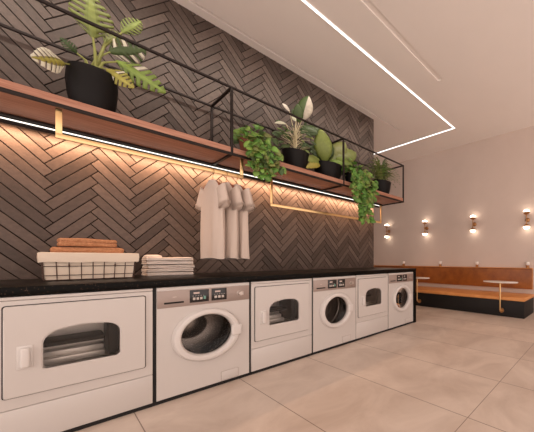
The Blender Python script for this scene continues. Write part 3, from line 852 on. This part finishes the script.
towel('smaller orange folded towel on top of the other one in the basket', (.173, 3.425, CT + .2525), .134, .090, .062, 35, BR + .02)

def linen_stack():
    hs = [.030, .029, .031, .030, .032]; z = CT + .0005
    lab = ['bottom one of the folded white cloths on the counter', 'second folded white cloth from the bottom of the stack', 'middle folded white cloth of the stack of five',
           'second folded white cloth from the top of the stack', 'rumpled white cloth on top of the folded stack beside the basket']
    rnd = random.Random(4)
    for k in range(5):
        h = hs[k]
        t = thing('folded_cloth', lab[k], 'folded cloth', (.665 + rnd.uniform(-.006, .006), 3.70 + rnd.uniform(-.006, .006), z), rnd.uniform(-.03, .03), 'folded white cloths')
        bm = NB(); soft_box(bm, .162, .128, 0, h * .5, h * .2, 40 + k, .0016); obj('lower_fold', bm, M['linenw'], t, angle=80)
        bm = NB(); soft_box(bm, .160, .126, h * .48, h, h * .2, 50 + k, .002); obj('upper_fold', bm, M['linenw'], t, angle=80)
        if k == 4:
            bm = NB(); soft_box(bm, .050, .105, 0, .030, .012, 77, .004)
            for v in bm.verts: v.co += Vector((-.105 + .012 * math.sin(v.co.y * 30), 0, h - .006))
            obj('rumpled_edge', bm, M['linenw'], t, angle=80)
        z += h + .0055
linen_stack()

# ------------------------------------------------------------------ far wall: bench, backrest, tables, sconces
def bench():
    t = thing('upholstered_bench', 'long low bench with tan leather seat and black base along the far wall', 'bench', (0, 0, 0))
    bm = NB(); bx(bm, 4.765, XF - .004, 1.29, 6.3, 0, .312, .004); obj('base', bm, M['black'], t)
    bm = NB(); bx(bm, 4.735, XF - .004, 1.275, 6.3, .312, .378, .020, 4); obj('seat_cushion', bm, M['leatherseat'], t)
    b = thing('backrest_panel', 'long tan leather backrest panel fixed to the far wall above the bench', 'backrest', (0, 0, 0))
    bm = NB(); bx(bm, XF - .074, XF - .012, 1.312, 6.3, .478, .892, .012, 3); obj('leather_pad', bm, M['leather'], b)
    bm = NB(); bx(bm, XF - .012, XF - .0002, 1.306, 6.3, .470, .898); obj('backing_board', bm, M['leatherseat'], b, smooth=False)
    bm = NB(); bx(bm, XF - .084, XF - .001, 1.306, 6.3, .898, .910, .003); obj('top_highlight_ledge', bm, M['leatherseat'], b)  # paler colour imitates the highlight along the backrest's top edge
bench()
def table(label, y):
    t = thing('side_table', label, 'table', (4.675, y, 0), 0, 'oval tables on brass posts')
    bm = NB(); lathe(bm, [(0, .654), (.33, .654), (.338, .657), (.338, .670), (.333, .673), (0, .673)], (0, 0, 0), n=64)
    for v in bm.verts: v.co.x *= .45
    obj('table_top', bm, M['tabletop'], t)
    bm = NB(); lathe(bm, [(0, .636), (.06, .636), (.06, .654), (0, .654)], (0, 0, 0), n=24); obj('mounting_plate', bm, M['brass'], t)
    bm = NB()
    pts = [(0, 0, .638), (0, 0, .30), (0, 0, .16)] + [(.045 - .045 * math.cos(a), 0, .16 - .045 * math.sin(a)) for a in [PI / 2 * k / 6 for k in range(1, 7)]] + [(.086, 0, .115)]
    tube(bm, pts, .014, 12); obj('post', bm, M['gold'], t)
    bm = NB(); lathe(bm, [(.02, .068), (.042, .070), (.046, .076), (.046, .0895), (0, .0895)], (0, 0, .115), 'x', 28); obj('wall_flange', bm, M['brass'], t)
    return t
t1 = table('oval white table on a brass post at the near end of the bench', 1.715)
dup(t1, (4.675, 3.70, 0), 'oval white table on a brass post half hidden behind the black counter end')

def sconce(label, y):
    t = thing('wall_sconce', label, 'wall lamp', (XF, y, 1.905), 0, 'double-globe brass wall lamps')
    bm = NB(); lathe(bm, [(0, -.035), (.02, -.034), (.042, -.026), (.048, -.012), (.048, -.001)], (0, 0, 0), 'x', 28); obj('backplate', bm, M['brass'], t)
    bm = NB(); tube(bm, [(-.03, 0, 0), (-.10, 0, 0)], .011, 12); lathe(bm, [(0, -.02), (.014, -.014), (.02, 0), (.014, .014), (0, .02)], (-.10, 0, 0), 'z', 20); obj('arm', bm, M['brass'], t)
    bm = NB(); tube(bm, [(-.10, 0, -.11), (-.10, 0, .11)], .010, 12); obj('stem', bm, M['brass'], t)
    for s, up in ((1, 'top'), (-1, 'low')):
        bm = NB(); lathe(bm, [(0, .092 * s), (.020, .095 * s), (.046, .110 * s), (.070, .136 * s), (.074, .146 * s), (.066, .146 * s), (0, .136 * s)], (-.10, 0, 0), 'z', 32); obj('cup', bm, M['brass'], t)
        bm = NB(); lathe(bm, [(.063, .1465 * s), (.064, .156 * s), (.058, .174 * s), (.044, .190 * s), (.024, .199 * s), (0, .202 * s)], (-.10, 0, 0), 'z', 32); obj('globe', bm, M['globe'], t)
    return t
s1 = sconce('brass double-globe wall lamp nearest the right edge of the photo', 1.413)
for y, lb in ((2.622, 'second brass double-globe wall lamp from the right on the far wall'), (3.999, 'second brass double-globe wall lamp from the tiled wall'),
              (5.366, 'brass double-globe wall lamp closest to the tiled wall, just below the shelf end')):
    dup(s1, (XF, y, 1.905), lb)

def candle(label, y):
    t = thing('candle_holder', label, 'candle holder', (XF - .042, y, .910), 0, 'small brass holders on the backrest ledge')
    bm = NB(); lathe(bm, [(0, 0), (.034, 0), (.036, .004), (.030, .012), (.032, .048), (.036, .055), (.030, .055), (0, .05)], (0, 0, 0), n=24); obj('brass_base', bm, M['brass'], t)
    bm = NB(); lathe(bm, [(.030, .0555), (.042, .075), (.046, .10), (.042, .125), (.040, .125), (.0435, .10), (.040, .077), (.027, .0565), (0, .0565), ], (0, 0, 0), n=28); obj('glass_cup', bm, M['tabletop'], t)
    return t
c1 = candle('small brass glass-topped holder on the ledge below the lamp nearest the right edge', 1.402)
for y, lb in ((2.545, 'small brass glass-topped holder on the ledge below the second lamp from the right'), (3.556, 'small brass glass-topped holder on the ledge just right of the black counter end'),
              (4.777, 'small brass glass-topped holder on the ledge above the far end of the counter')):
    dup(c1, (XF - .042, y, .910), lb)

# ------------------------------------------------------------------ world, camera, view
w = bpy.data.worlds.new('World'); S.world = w; w.use_nodes = True
bg = w.node_tree.nodes['Background']; bg.inputs['Color'].default_value = (1, .835, .755, 1); bg.inputs['Strength'].default_value = 1.6

cam = bpy.data.cameras.new('camera'); co = bpy.data.objects.new('camera', cam); COL.objects.link(co)
A = math.atan2(169, math.sqrt(392 * 169))
co.location = (0, 0, 1.084); co.rotation_euler = (PI / 2, 0, A - PI / 2)
cam.sensor_width = 36; cam.lens = math.sqrt(392 * 169) / 534 * 36
cam.shift_x = (267 - 440) / 534; cam.shift_y = (259.5 - 216) / 534
cam.clip_start = .02
S.camera = co
S.view_settings.view_transform = 'Standard'; S.view_settings.look = 'None'
S.view_settings.exposure = 0.14; S.view_settings.gamma = 1; S.view_settings.use_curve_mapping = False
